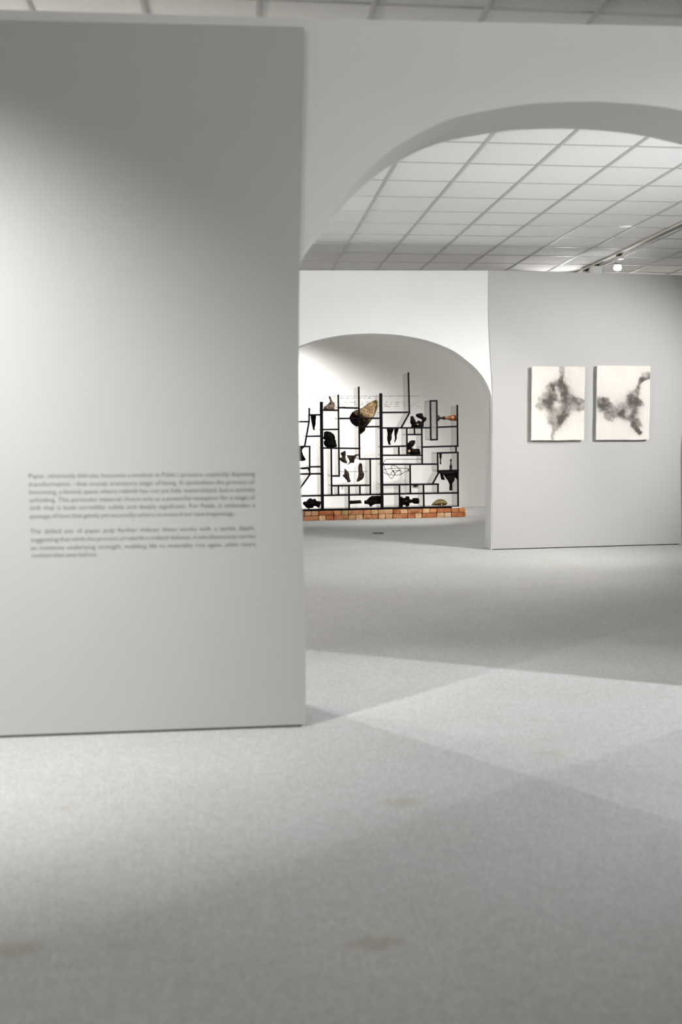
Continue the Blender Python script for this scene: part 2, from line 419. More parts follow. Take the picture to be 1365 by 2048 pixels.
def em_mat(name, col, s):
    m = new_mat(name, col, 0.3); b = bsdf(m)
    b.inputs['Emission Color'].default_value = (*col, 1); b.inputs['Emission Strength'].default_value = s
    return m
M['glow'] = em_mat('lit_lamp_lens', (0.97, 0.96, 1.0), 4.0)
def place_head(bm, loc, tilt, yaw):
    m = Matrix.Translation(loc) @ Matrix.Rotation(yaw, 4, 'Z') @ Matrix.Rotation(tilt, 4, 'X') @ Matrix.Scale(0.76, 4)
    bmesh.ops.transform(bm, matrix=m, verts=bm.verts[:]); return bm
def spotlight(y, tilt, yaw, lit, label, boxy=False):
    r = empty('track_spotlight', (4.83, y, HC - 0.036))
    bm = bmesh.new(); box(bm, -0.016, 0.016, -0.060, 0.060, -0.022, 0.0, 0.003); obj('adapter', bm, M['black'], r)
    bm = bmesh.new()
    if boxy: box(bm, -0.075, 0.055, -0.07, 0.07, -0.150, -0.023, 0.006)
    else: box(bm, -0.010, 0.062, -0.02, 0.05, -0.058, -0.023, 0.004)
    obj('driver_box', bm, M['lamp_white'], r)
    zc = -0.066 if not boxy else -0.150
    bm = bmesh.new(); tube(bm, [(-0.012, 0, -0.022), (-0.012, 0, zc + 0.012)], 0.007, 8); obj('stem', bm, M['lamp_white'], r)
    if boxy:
        bm = bmesh.new(); tube(bm, [(0.075, 0.02, -0.03), (0.10, 0.02, -0.06), (0.085, 0.02, -0.12), (0.06, 0.02, zc)], 0.008, 8); obj('cable', bm, M['lamp_white'], r)
    loc = (-0.012, 0, zc)
    bm = bmesh.new(); lathe(bm, [(0.0, 0.018), (-0.012, 0.030), (-0.03, 0.034), (-0.055, 0.040)], n=20)
    for k in range(12):
        a = 2 * math.pi * k / 12; c, s = math.cos(a), math.sin(a)
        vs = [bm.verts.new((c * q - s * e, s * q + c * e, z)) for (q, z) in ((0.026, -0.004), (0.040, -0.008), (0.047, -0.052), (0.036, -0.052)) for e in (-0.002, 0.002)]
        for q in ((0, 1, 3, 2), (2, 3, 5, 4), (4, 5, 7, 6), (6, 7, 1, 0), (0, 2, 4, 6), (1, 7, 5, 3)): bm.faces.new([vs[i] for i in q])
    hd = obj('lamp_head', place_head(bm, loc, tilt, yaw), M['lamp_white'], r, 35)
    bm = bmesh.new(); lathe(bm, [(-0.0555, 0.048), (-0.058, 0.052), (-0.082, 0.056), (-0.084, 0.050)], n=24)
    obj('collar', place_head(bm, loc, tilt, yaw), M['lamp_grey'], hd, 35)
    bm = bmesh.new(); lathe(bm, [(-0.0845, 0.052), (-0.11, 0.062), (-0.135, 0.067), (-0.155, 0.063), (-0.172, 0.046), (-0.180, 0.02)], n=24)
    obj('lens', place_head(bm, loc, tilt, yaw), M['glow'] if lit else M['lamp_white'], hd, 50)
    tag(r, label, 'spotlight', 'spotlights on the ceiling track')
    return r
spotlight(12.20, 0.10, 0.3, True, 'glowing white track spotlight hanging above the right-hand picture')
spotlight(12.98, -0.9, 0.6, False, 'unlit white spotlight with square driver box, next beyond the glowing one', True)
spotlight(13.42, -0.4, 0.2, False, 'half-hidden spotlight farthest along the ceiling track', True)
bulb_l = spot('track_lamp_glow', (4.80, 12.20, 3.46), (4.9, 11.6, 0.5), 70, 140, 0.6, 0.03, COOL)

# ------------------------------------------------------------------ the two ink pictures
def fbm(x, y, s, o=5):
    return noise.fractal(Vector((x * s, y * s, 3.7)), 0.9, 2.1, o)
def seg_d(px, py, a, b):
    ax, ay = a; bx, by = b; dx, dy = bx - ax, by - ay
    t = max(0, min(1, ((px - ax) * dx + (py - ay) * dy) / max(1e-9, dx * dx + dy * dy)))
    return math.hypot(px - ax - t * dx, py - ay - t * dy), t
def picture(name, corners, strokes, label, seed):
    # corners on the wall face (photo order TL, TR, BL) measured to real size
    n = Vector((math.sin(PW_A), -math.cos(PW_A), 0)); p0 = pw.location + n * 0.052
    tl, trr, bl = [at(x, y, p0, n) for x, y in corners]
    wdt = (trr - tl).length; hgt = (tl - bl).length
    root = empty(name, (tl.x, tl.y, bl.z), PW_A)
    NX, NY = 110, 156; bm = bmesh.new(); lay = bm.verts.layers.float_color.new('ink')
    grid = []
    for j in range(NY + 1):
        row = []
        for i in range(NX + 1):
            u, v = i / NX, j / NY
            X, Z = u * wdt, v * hgt
            ex = 0.004 * fbm(v * 5, seed, 1.0, 3) if i in (0, NX) else 0
            ez = 0.004 * fbm(u * 4, seed + 9, 1.0, 3) if j in (0, NY) else 0
            vt = bm.verts.new((X + ex, 0.0015 * fbm(u + seed, v * 1.4, 22, 3), Z + ez)); row.append(vt)
            wx = u + 0.05 * fbm(u + seed, v * 1.4, 6, 6); wy = v + 0.035 * fbm(u + 5 + seed, v * 1.4, 6, 6)
            clear = 1.0; lift = 1.0
            for (a, b, ra, rb, den) in strokes:
                q, t = seg_d(wx * 0.712, wy, (a[0] * 0.712, a[1]), (b[0] * 0.712, b[1]))
                r = (ra + (rb - ra) * t) * 1.10
                if den < 0: lift *= 1 + den * math.exp(-(q / r) ** 2)
                else: clear *= 1 - den * (0.80 / (1 + math.exp((q / r - 1.0) * 8)) + 0.14 * math.exp(-(q / (r * 1.7)) ** 2))
            g = 0.90 + 0.34 * fbm(u * 1.2 + seed, v * 1.7, 5, 5) + 0.10 * fbm(u + 3, v * 1.4 + seed, 24, 3)
            k = max(0.0, min(0.95, (1 - clear) * lift * g))
            base = (0.76, 0.725, 0.675); sh = 0.97 + 0.05 * fbm(u + seed, v * 1.4 + 2, 3.0)
            ink = (0.075, 0.064, 0.054)
            vt[lay] = (*[base[c] * sh * (1 - k) + ink[c] * k for c in range(3)], 1)
        grid.append(row)
    for j in range(NY):
        for i in range(NX): bm.faces.new((grid[j][i], grid[j][i + 1], grid[j + 1][i + 1], grid[j + 1][i]))
    sheet = obj('painted_sheet', bm, M['ink'], root, 60)
    bm = bmesh.new(); box(bm, 0.002, wdt - 0.002, 0.003, 0.028, 0.002, hgt - 0.002); obj('backing_board', bm, M['paper_edge'], root)
    bm = bmesh.new(); box(bm, 0.10, wdt - 0.10, 0.028, 0.0515, 0.15, hgt - 0.15); obj('mounting_block', bm, M['paper_edge'], root)
    tag(root, label, 'picture', 'ink pictures on the grey wall')
m = new_mat('ink_on_paper', rough=0.85, spec=0.15)
va = node(m, 'ShaderNodeVertexColor'); va.layer_name = 'ink'; link(m, va.outputs[0], bsdf(m).inputs['Base Color'])
M['ink'] = m
M['paper_edge'] = noise_mat('deckled_paper_edge', [(0.4, (0.78, 0.74, 0.69)), (0.6, (0.86, 0.83, 0.78))], 30, 3, 0.9)
# strokes: (start, end, radius start, radius end, density); u right, v up; negatives lift ink off
S1 = [((.55, 1.02), (.57, .80), .028, .034, .85), ((.57, .82), (.50, .55), .03, .12, .70), ((.40, .74), (.62, .74), .05, .05, .6), ((.34, .70), (.46, .62), .05, .08, .55),
      ((.50, .68), (.72, .60), .09, .045, .72), ((.13, .46), (.46, .50), .03, .13, .66), ((.20, .58), (.40, .60), .04, .07, .5), ((.46, .50), (.74, .50), .14, .07, .66),
      ((.74, .53), (1.0, .53), .045, .035, .95), ((.66, .46), (1.0, .44), .08, .04, .66), ((.50, .44), (.44, .18), .15, .06, .62),
      ((.60, .34), (.52, .20), .07, .03, .75), ((.46, .20), (.40, .03), .055, .010, .75), ((.56, .28), (.56, .26), .045, .04, .95), ((.64, .62), (.68, .60), .05, .05, .9),
      ((.47, .50), (.46, .52), .045, .03, -.75), ((.48, .70), (.50, .58), .02, .02, -.5)]
S2 = [((0, .52), (.16, .50), .055, .06, .90), ((.20, .55), (.20, .50), .035, .05, .9), ((.16, .44), (.50, .36), .07, .08, .78), ((.20, .32), (.24, .30), .04, .04, .8),
      ((.34, .38), (.42, .36), .06, .06, .8), ((.50, .38), (.76, .22), .05, .055, .82), ((.70, .20), (.80, .12), .045, .03, 1.05), ((.74, .27), (.86, .21), .04, .02, .75), ((.55, .44), (.66, .40), .06, .09, .55),
      ((.66, .36), (.66, .54), .06, .08, .80), ((.66, .54), (.80, .50), .06, .05, .85), ((.72, .60), (.78, .72), .055, .035, .78), ((.76, .66), (.82, .82), .03, .03, .80), ((.82, .80), (.97, .84), .035, .035, .85), ((.86, .86), (.98, .90), .03, .02, .6),
      ((.57, .36), (.60, .40), .035, .03, -.5), ((.90, .87), (.92, .86), .025, .02, -.4)]
picture('ink_picture', ((1065, 733), (1171, 732), (1063.5, 881)), S1, 'cream sheet with a four-pointed grey ink stain, nearer the arch', 1.3)
picture('ink_picture', ((1195.5, 731), (1302, 730.5), (1194, 880)), S2, 'cream sheet with a branching grey ink stain, beside the other picture', 6.1)

# floor box lid in the far room
p = on_floor(757, 1066.5)
fl = empty('floor_box_lid', (p.x, p.y, 0))
bm = bmesh.new(); box(bm, -0.075, 0.075, -0.09, 0.09, 0.0, 0.006, 0.002); obj('lid', bm, M['black'], fl)
bm = bmesh.new(); box(bm, -0.03, 0.03, -0.06, -0.045, 0.006, 0.008); obj('finger_grip', bm, M['lamp_grey'], fl)
tag(fl, 'small flat dark floor box lid on the carpet before the bricks', 'floor box')

# ------------------------------------------------------------------ shelf sculpture on its brick plinth
A0 = on_floor(608, 1042); B0 = on_floor(932, 1034)
SA = math.atan2(B0.y - A0.y, B0.x - A0.x)
SN = Vector((math.sin(SA), -math.cos(SA), 0)); ST = Vector((math.cos(SA), math.sin(SA), 0))
FRONT = A0 - SN * 0.06                          # front face of the shelf stands a little behind the brick face
def su(x, y, back=0.0, base=None):
    """photo measurement -> (u, z) on the upright front plane of the sculpture"""
    p = at(x, y, (FRONT if base is None else base) - SN * back, SN)
    d = p - FRONT
    return d.dot(ST), p.z
DEPTH = 0.31
sh = empty('shelf_sculpture', (FRONT.x, FRONT.y, 0), SA)
tag(sh, 'tall open shelf of smoked clear panels with black front edges on bricks', 'shelf sculpture')
TH = 0.025
def panel(x0, y0, x1, y1, th=TH, dep=DEPTH):
    a = Vector(su(x0, y0)); b = Vector(su(x1, y1)); d = b - a; L_ = d.length; ang = math.atan2(d.y, d.x)
    bm = bmesh.new(); box(bm, 0, L_, 0.006, dep, -th / 2, th / 2)
    o = obj('panel', bm, M['acrylic'], sh); o.location = (a.x, random.uniform(-0.002, 0.002), a.y); o.rotation_euler = (0, -ang, 0)
    bm = bmesh.new(); box(bm, -th / 2, L_ + th / 2, -0.008, 0.006, -th / 2 - 0.001, th / 2 + 0.001)
    obj('edge_strip', bm, M['edge'], o)
    return o
V = [(618.9, 817.3, 618.6, 843), (618.5, 843.4, 609.8, 892), (619.7, 893, 619.8, 948), (620.3, 949, 596, 983),
     (677, 790.7, 678.8, 952.3), (717.9, 774.6, 719.7, 918.2), (662.9, 896.5, 663.8, 990), (741, 918, 741.4, 989.3),
     (677.3, 972, 677.7, 990), (698.4, 971.4, 698.9, 1018), (720.3, 971, 720.4, 989.6),
     (817.2, 746, 819.3, 826), (819.3, 826, 803, 855.5), (915.1, 811.2, 915.9, 892.6), (912.7, 893, 913, 905), (916.2, 905, 916.9, 1013.5),
     (814.2, 856, 814.7, 910), (829.5, 856, 829.6, 868.6), (844.1, 856, 844.9, 928), (798.1, 893.5, 798.6, 910), (875.8, 906, 876.4, 944),
     (878.2, 945, 865.7, 968), (820.7, 929, 821.4, 987), (799.5, 970, 799.9, 1014.6), (847.6, 969, 848.4, 1014.2), (876.4, 968.6, 876.5, 986),
     (861.3, 801.8, 862.2, 879.6), (874, 801.4, 874.8, 879.2), (578, 826, 580, 1021.3)]
Hh = [(580, 843.4, 618.5, 843.3), (619.5, 829.8, 641.5, 829.6), (614.2, 872.8, 642, 872.1), (580, 893.4, 620, 893), (620, 933.8, 643, 933.4),
      (580, 948.6, 643, 947.5), (580, 992.6, 643.5, 991.2),
      (645, 820.5, 677, 820.6), (677.5, 815.2, 718.5, 816.2), (677.5, 837, 761, 836.4), (645.5, 859.2, 677.5, 858.7), (719, 853.8, 761, 853.2),
      (646, 896, 720, 897), (720, 918.2, 762, 917.7), (663.8, 952.2, 679, 952), (664, 971.6, 741, 970.6), (647.5, 990.9, 763, 988.8),
      (764.5, 825, 819, 824.6), (764.5, 856, 861, 855.5), (875, 854.6, 915.5, 852.9), (814.7, 869.2, 844.3, 868.9), (765, 893.7, 814.3, 892.2),
      (844.6, 894.3, 916.3, 892.2), (766, 910.7, 844.8, 910.5), (875.6, 906.2, 916.6, 905), (766, 928.8, 875.8, 928.3), (876.5, 942, 917, 940.8),
      (766.5, 969.9, 877, 968.3), (766.5, 988.4, 917, 985.8), (861.3, 801.8, 874, 801.5), (862.2, 879.6, 874.8, 879.2)]
for q in V + Hh: panel(*q)
for q in [(580, 1021.2, 645, 1019.6), (645, 1019.4, 764, 1017.4), (764, 1016.8, 917.5, 1013.6)]: panel(*q, th=0.032)
for x0, y0, x1, y1 in [(643.2, 806.5, 645.3, 1019.5), (762, 789.5, 764.6, 1017.5)]: panel(x0, y0, x1, y1, th=0.050)
# thin hanging rods of the middle module
for x0, y0, x1, y1 in [(680, 944, 740.5, 943.6), (679, 916, 719.5, 915.6)]:
    a, b = su(x0, y0), su(x1, y1); bm = bmesh.new()
    tube(bm, [(a[0], 0.14, a[1]), (b[0], 0.14, b[1])], 0.0042, 8); obj('cross_rod', bm, M['lamp_grey'], sh)
a, b = su(690, 972), su(690.2, 980); bm = bmesh.new(); tube(bm, [(a[0], 0.2, a[1]), (b[0], 0.2, b[1])], 0.006, 8); obj('hanging_rod', bm, M['lamp_grey'], sh)

# --- bricks
pl = empty('brick_plinth', (FRONT.x, FRONT.y, 0), SA)
tag(pl, 'long low plinth of two dry-laid courses of orange bricks', 'plinth')
BC = {'r': ((0.36, 0.115, 0.045), (0.50, 0.20, 0.085)), 'o': ((0.52, 0.21, 0.085), (0.66, 0.31, 0.14)),
      'p': ((0.62, 0.37, 0.19), (0.74, 0.48, 0.27)), 't': ((0.50, 0.28, 0.13), (0.62, 0.37, 0.19)), 'l': ((0.34, 0.24, 0.115), (0.44, 0.31, 0.16)),
      'w': ((0.66, 0.42, 0.25), (0.80, 0.57, 0.39)), 'k': ((0.33, 0.12, 0.06), (0.52, 0.24, 0.11))}
for k, (a, b) in BC.items():
    M['brick_' + k] = noise_mat('fired_clay_' + k, [(0.38, a), (0.62, b)], 11, 6, 0.9, 0.5, 0.006, 0.1, 60, rnd=0.12)
TOP = [567, 581, 595.5, 610, 623.5, 638, 668.5, 683.5, 697.5, 728, 743, 757, 787.3, 801.5, 816, 846, 860, 874.5, 903.5, 918.5, 932]
TC = ['p', 'r', 'k', 'p', 't', 'r', 'o', 'l', 'k', 'o', 'p', 't', 'r', 'p', 'k', 'p', 'o', 'r', 'r', 'o']
BOT = [567, 593, 607, 638, 652.5, 668.5, 698, 712, 726.5, 757.5, 771.5, 786, 816, 831, 844.5, 874.5, 889.5, 903.5, 932.7]
BCc = ['r', 'p', 'k', 'p', 'r', 'k', 't', 'p', 'k', 'p', 't', 'k', 'r', 'p', 'r', 'p', 'w', 'r']
def brick_mesh(bm, x0, x1, y0, y1, z0, z1):
    box(bm, x0, x1, y0, y1, z0, z1)
    bmesh.ops.subdivide_edges(bm, edges=bm.edges[:], cuts=1, use_grid_fill=True)
    c = Vector(((x0 + x1) / 2, (y0 + y1) / 2, (z0 + z1) / 2))
    for v in bm.verts:
        k = sum(abs((v.co[i] - c[i]) / h) > 0.9 for i, h in ((0, (x1 - x0) / 2), (1, (y1 - y0) / 2), (2, (z1 - z0) / 2)))
        v.co = c + (v.co - c) * (1 - 0.030 * (k - 1)) if k > 1 else v.co
        v.co += Vector([random.uniform(-0.0022, 0.0022) for _ in range(3)])
    return bm
def brick_u(x): return su(x, 1042 - (x - 608) * 8 / 324, base=A0)[0]
HT = 0.086
zt0 = 0.0875
for xs_, cs, z0, z1 in ((TOP, TC, zt0, su(765, 1017.4)[1] - 0.013), (BOT, BCc, 0.0, zt0 - 0.003)):
    for i, c in enumerate(cs):
        u0, u1 = brick_u(xs_[i]), brick_u(xs_[i + 1])
        jz = random.uniform(-0.002, 0.002); jy = random.uniform(-0.006, 0.006)
        zz1 = z1 - (0.0015 if z0 else 0.0)
        bm = bmesh.new(); brick_mesh(bm, u0 + 0.0028, u1 - 0.0028, -0.06 + jy, 0.125, z0 + 0.002 if z0 == 0 else z0, zz1 + min(jz, 0))
        obj('brick', bm, M['brick_' + c], pl)
        bm = bmesh.new(); brick_mesh(bm, u0 + 0.0028, u1 - 0.0028, 0.130, 0.33 + jy, z0 + 0.002 if z0 == 0 else z0, zz1)
        obj('brick', bm, M['brick_' + c], pl)
# white packing card at the shelf's right foot
a, b = su(903, 1014.8), su(921.5, 1014.4)
bm = bmesh.new(); zc = su(765, 1017.4)[1] - 0.0125
box(bm, a[0], b[0], -0.052, -0.014, zc, zc + 0.019, 0.002)
o = obj('packing_card', bm, new_mat('white_card', (0.85, 0.85, 0.84), 0.7)); o.location = (FRONT.x, FRONT.y, 0); o.rotation_euler = (0, 0, SA)
tag(o, 'thin white card wedged under the right foot of the shelf', 'card')

# --- objects kept in the shelf
Z1 = lambda p: (590 + p[0] / 7.583, 730 + p[1] / 7.583)
Z2 = lambda p: (590 + p[0] / 7.583, 880 + p[1] / 7.583)
Z3 = lambda p: (755 + p[0] / 7.184, 730 + p[1] / 7.184)
Z4 = lambda p: (755 + p[0] / 7.184, 880 + p[1] / 7.184)
def inside(p, poly):
    c = False; j = len(poly) - 1
    for i in range(len(poly)):
        if (poly[i][1] > p[1]) != (poly[j][1] > p[1]) and p[0] < (poly[j][0] - poly[i][0]) * (p[1] - poly[i][1]) / (poly[j][1] - poly[i][1]) + poly[i][0]: c = not c
        j = i
    return c
def relic(name, zf, pts, mat, label, cat, depth=0.07, y=0.10, rough=0.006, step=0.013, flat=0.5, group='objects kept in the black shelf', ns=28, smooth=True, part=None):
    """a solid body grown from a measured outline: full in the middle, thinning to its rim"""
    P = [su(*zf(p), back=y) for p in pts]
    if smooth:
        Q = spline([Vector(p) for p in P] + [Vector(P[0])], 3)[:-1]; P = [(q.x, q.y) for q in Q]
    n = len(P)
    xs = [p[0] for p in P]; zs = [p[1] for p in P]
    inner = []
    nx = int((max(xs) - min(xs)) / step) + 1; nz = int((max(zs) - min(zs)) / step) + 1
    def dist(q): return min(seg_d(q[0], q[1], P[i], P[(i + 1) % n])[0] for i in range(n))
    for i in range(nx + 1):
        for j in range(nz + 1):
            q = (min(xs) + (i + 0.5 * (j % 2)) * step, min(zs) + j * step)
            if inside(q, P) and dist(q) > step * 0.45: inner.append(q)
    co, _, fs, *_ = delaunay_2d_cdt([Vector(p) for p in P + inner], [(i, (i + 1) % n) for i in range(n)], [], 0, 1e-6)
    D = [dist(c) for c in co]; mx = max(D) + 1e-6
    cx_, cz_ = sum(xs) / n, min(zs)
    bm = bmesh.new(); fr = []; bk = []
    sd = random.uniform(0, 50)
    for c, d in zip(co, D):
        t = min(1.0, d / mx); h = depth * (1 - (1 - t) ** 2) ** 0.5 * (flat + (1 - flat) * t) + 0.004
        nf = rough * noise.fractal(Vector((c.x * ns, c.y * ns, sd)), 1, 2, 4) * (1 if d > 1e-6 else 0.3)
        nb = rough * noise.fractal(Vector((c.x * ns, c.y * ns, sd + 9)), 1, 2, 4)
        fr.append(bm.verts.new((c.x - cx_, -h - nf, c.y - cz_))); bk.append(bm.verts.new((c.x - cx_, h + nb, c.y - cz_)))
    used = set()
    for f in fs:
        g = [co[i] for i in f]; m_ = ((g[0].x + g[1].x + g[2].x) / 3, (g[0].y + g[1].y + g[2].y) / 3)
        if inside(m_, P):
            bm.faces.new([fr[i] for i in f]); bm.faces.new([bk[i] for i in f][::-1]); used.update(f)
    be = [e for e in bm.edges if len(e.link_faces) == 1]
    idx = {v: i for i, v in enumerate(fr)}
    for e in be:
        a, b = e.verts
        if a in idx and b in idx: bm.faces.new((a, b, bk[idx[b]], bk[idx[a]]))
    for v in [v for v in bm.verts if not v.link_faces]: bm.verts.remove(v)
    o = obj(name, bm, mat, smooth=40)
    w_ = FRONT + ST * cx_ - SN * y; o.location = (w_.x, w_.y, cz_); o.rotation_euler = (0, 0, SA)
    tag(o, label, cat, group)
    return o
M['char'] = noise_mat('charred_matter', [(0.35, (0.006, 0.005, 0.006)), (0.62, (0.014, 0.011, 0.010)), (0.72, (0.06, 0.045, 0.02))], 14, 6, 0.75, 0.6, 0.01, 0.08)
M['moss'] = noise_mat('dark_mossy_matter', [(0.40, (0.006, 0.006, 0.006)), (0.60, (0.014, 0.012, 0.008)), (0.68, (0.09, 0.095, 0.03))], 9, 6, 0.8, 0.6, 0.01, 0.08)
M['wood_dark'] = noise_mat('black_stained_wood', [(0.4, (0.006, 0.004, 0.004)), (0.7, (0.016, 0.009, 0.007))], 10, 4, 0.5, 0.2, 0.003, 0.08)
M['bark'] = noise_mat('dark_brown_bark', [(0.35, (0.030, 0.020, 0.014)), (0.65, (0.10, 0.066, 0.045))], 22, 6, 0.85, 0.7, 0.008, 0.2)
M['olive'] = noise_mat('olive_stone', [(0.35, (0.16, 0.115, 0.045)), (0.65, (0.34, 0.26, 0.12))], 30, 5, 0.85, 0.7, 0.006, 0.2)
M['gold'] = noise_mat('pale_amber_fleck', [(0.4, (0.60, 0.36, 0.12)), (0.7, (0.85, 0.62, 0.30))], 25, 3, 0.6)
M['bone'] = noise_mat('weathered_driftwood', [(0.32, (0.10, 0.05, 0.03)), (0.5, (0.60, 0.43, 0.33)), (0.7, (0.82, 0.66, 0.53))], 13, 4, 0.6, 0.4, 0.006, 0.35)
# boulder: tan rock, multiplied darker towards the lower left
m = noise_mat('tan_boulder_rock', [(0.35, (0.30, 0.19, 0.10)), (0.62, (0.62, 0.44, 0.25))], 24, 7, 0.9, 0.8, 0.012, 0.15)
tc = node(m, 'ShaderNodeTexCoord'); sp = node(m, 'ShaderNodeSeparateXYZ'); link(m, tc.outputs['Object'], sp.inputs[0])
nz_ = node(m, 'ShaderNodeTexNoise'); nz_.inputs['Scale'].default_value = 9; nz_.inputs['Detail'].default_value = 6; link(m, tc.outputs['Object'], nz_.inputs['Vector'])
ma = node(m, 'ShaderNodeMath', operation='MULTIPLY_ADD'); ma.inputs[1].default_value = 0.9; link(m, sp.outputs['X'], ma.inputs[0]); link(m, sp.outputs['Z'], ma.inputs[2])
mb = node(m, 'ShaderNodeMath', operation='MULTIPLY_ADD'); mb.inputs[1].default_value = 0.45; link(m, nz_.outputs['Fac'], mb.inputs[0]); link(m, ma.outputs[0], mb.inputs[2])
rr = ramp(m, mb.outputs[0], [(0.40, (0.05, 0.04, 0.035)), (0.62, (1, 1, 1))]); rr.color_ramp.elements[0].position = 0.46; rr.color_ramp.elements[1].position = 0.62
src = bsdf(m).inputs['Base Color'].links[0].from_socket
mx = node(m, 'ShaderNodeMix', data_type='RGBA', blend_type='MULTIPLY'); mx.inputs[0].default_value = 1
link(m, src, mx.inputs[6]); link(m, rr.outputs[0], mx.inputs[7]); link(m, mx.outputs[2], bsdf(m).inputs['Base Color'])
M['boulder'] = m

relic('driftwood_piece', Z1, [(520, 474), (546, 476), (562, 535), (600, 578), (613, 622), (601, 652), (596, 678), (445, 678), (445, 636), (482, 604), (520, 572), (531, 540), (514, 492)], M['bone'],
      'pale knobbly driftwood piece with an upright stub on the upper left shelf', 'driftwood', 0.06, 0.12, 0.010)
relic('boulder', Z1, [(830, 790), (870, 720), (940, 680), (1040, 640), (1100, 590), (1200, 540), (1240, 530), (1260, 560), (1255, 640), (1200, 790), (1170, 830), (1100, 920), (1075, 950), (1060, 1000), (990, 1055), (975, 1050), (972, 937), (935, 933), (880, 900), (840, 850)], M['boulder'],
      'large tan and dark brown boulder wedged in the top of the shelf', 'rock', 0.13, 0.135, 0.020)
relic('root_fragment', Z1, [(236, 762), (320, 762), (315, 860), (318, 890), (300, 958), (307, 995), (275, 975), (270, 950), (250, 850)], M['char'], 'black tapering root hanging in the upper left cell', 'root', 0.03, 0.10)
relic('lava_rock', Z1, [(440, 1020), (480, 1003), (540, 1015), (590, 1050), (612, 1100), (610, 1130), (628, 1150), (625, 1175), (640, 1235), (600, 1248), (490, 1248), (445, 1210), (440, 1160), (460, 1140), (430, 1115), (440, 1070)], M['moss'],
      'black pitted rock with green flecks in the square cell', 'rock', 0.07, 0.11, 0.014)
relic('bark_shard', Z2, [(60, 108), (155, 102), (110, 150), (130, 230), (165, 305), (60, 312), (40, 200)], M['char'], 'dark flared shard cut off by the edge of the near partition', 'shard', 0.03, 0.10)
relic('bark_strip', Z2, [(60, 420), (212, 412), (212, 465), (200, 465), (195, 440), (140, 446), (60, 440)], M['char'], 'thin dark strip under the shard at the partition edge', 'shard', 0.02, 0.10, 0.003)
relic('bark_shard', Z2, [(765, 160), (775, 200), (770, 280), (800, 350), (745, 345), (690, 310), (680, 275), (710, 265), (715, 240), (695, 200)], M['bark'], 'brown bark shard with notched side, upper left of the four hanging shards', 'shard', 0.03, 0.14)
relic('bark_shard', Z2, [(785, 230), (900, 232), (920, 218), (970, 220), (970, 240), (940, 240), (905, 310), (900, 345), (850, 348), (790, 385), (830, 335), (815, 280)], M['bark'], 'brown bark shard like a spread hide, upper right of the four hanging shards', 'shard', 0.03, 0.14)
relic('bark_shard', Z2, [(755, 430), (800, 470), (825, 510), (830, 570), (848, 632), (800, 640), (790, 610), (725, 540), (750, 515)], M['bark'], 'brown bark shard with pointed tip, lower left of the four hanging shards', 'shard', 0.03, 0.14)
relic('bark_shard', Z2, [(990, 345), (1020, 370), (1030, 470), (1052, 515), (1035, 585), (960, 632), (940, 615), (965, 530), (965, 400)], M['bark'], 'long bent brown bark shard, lower right of the four hanging shards', 'shard', 0.03, 0.14)
relic('lava_rock', Z2, [(120, 965), (140, 935), (175, 930), (200, 900), (245, 882), (270, 900), (310, 890), (335, 925), (395, 935), (375, 1020), (350, 1020), (300, 1000), (272, 1030), (225, 1034), (222, 1048), (205, 1048), (205, 1034), (180, 1030), (140, 990)], M['char'],
      'lumpy black rock in the bottom left cell above the bricks', 'rock', 0.08, 0.12, 0.016)
relic('wood_block', Z2, [(835, 920), (1000, 912), (1018, 960), (835, 972)], M['wood_dark'], 'flat black wood bar lying level in the bottom middle cell', 'wood piece', 0.03, 0.10, 0.001, flat=0.95, smooth=False)
relic('wood_bracket', Z2, [(1055, 920), (1090, 915), (1130, 870), (1170, 848), (1280, 845), (1306, 850), (1306, 970), (1230, 970), (1190, 985), (1150, 1018), (1120, 975), (1055, 968)], M['wood_dark'],
      'black carved wood bracket with a downward point, next to the flat bar', 'bracket', 0.035, 0.10, 0.001, flat=0.95, smooth=False)
relic('root_fragment', Z3, [(135, 908), (232, 908), (228, 950), (208, 1000), (207, 1060), (185, 1110), (195, 1140), (175, 1150), (155, 1120), (143, 1060), (148, 990)], M['char'], 'thicker of the two black roots hanging right of the centre post', 'root', 0.035, 0.10)
relic('root_fragment', Z3, [(245, 908), (305, 908), (290, 980), (278, 1020), (282, 1050), (255, 1110), (243, 1105), (255, 1060), (248, 1000)], M['char'], 'thinner of the two black roots hanging right of the centre post', 'root', 0.025, 0.10)
relic('burnt_stump', Z3, [(480, 735), (520, 740), (562, 822), (590, 795), (628, 812), (645, 795), (620, 772), (570, 750), (555, 720), (575, 700), (650, 695), (665, 740), (710, 760), (700, 795), (670, 830), (655, 898), (500, 898), (495, 860), (475, 825)], M['char'],
      'forked burnt stump standing on the upper right shelf', 'stump', 0.06, 0.12, 0.014)
relic('burnt_stump', Z4, [(437, 50), (480, 10), (540, 5), (545, 40), (525, 80), (500, 110), (530, 127), (600, 125), (612, 160), (612, 207), (440, 203), (437, 140)], M['char'],
      'hooked burnt stump with an amber patch in the small cell', 'stump', 0.06, 0.12, 0.012)
relic('stone_fan', Z4, [(780, 937), (800, 905), (830, 880), (860, 860), (910, 850), (960, 860), (1005, 895), (1000, 920), (960, 942), (790, 940)], M['olive'], 'olive brown fan-shaped stone in the bottom right cell', 'rock', 0.07, 0.12, 0.008)
relic('carved_table_leg', Z4, [(880, 450), (1160, 445), (1160, 590), (1130, 545), (1115, 540), (1110, 580), (1080, 625), (1083, 725), (1035, 725), (1040, 640), (1020, 590), (985, 545), (955, 500), (948, 500), (975, 575), (920, 570), (905, 490)], M['wood_dark'],
      'dark carved furniture leg hanging below the right side box', 'furniture leg', 0.035, 0.10, 0.001, flat=0.95, smooth=False)
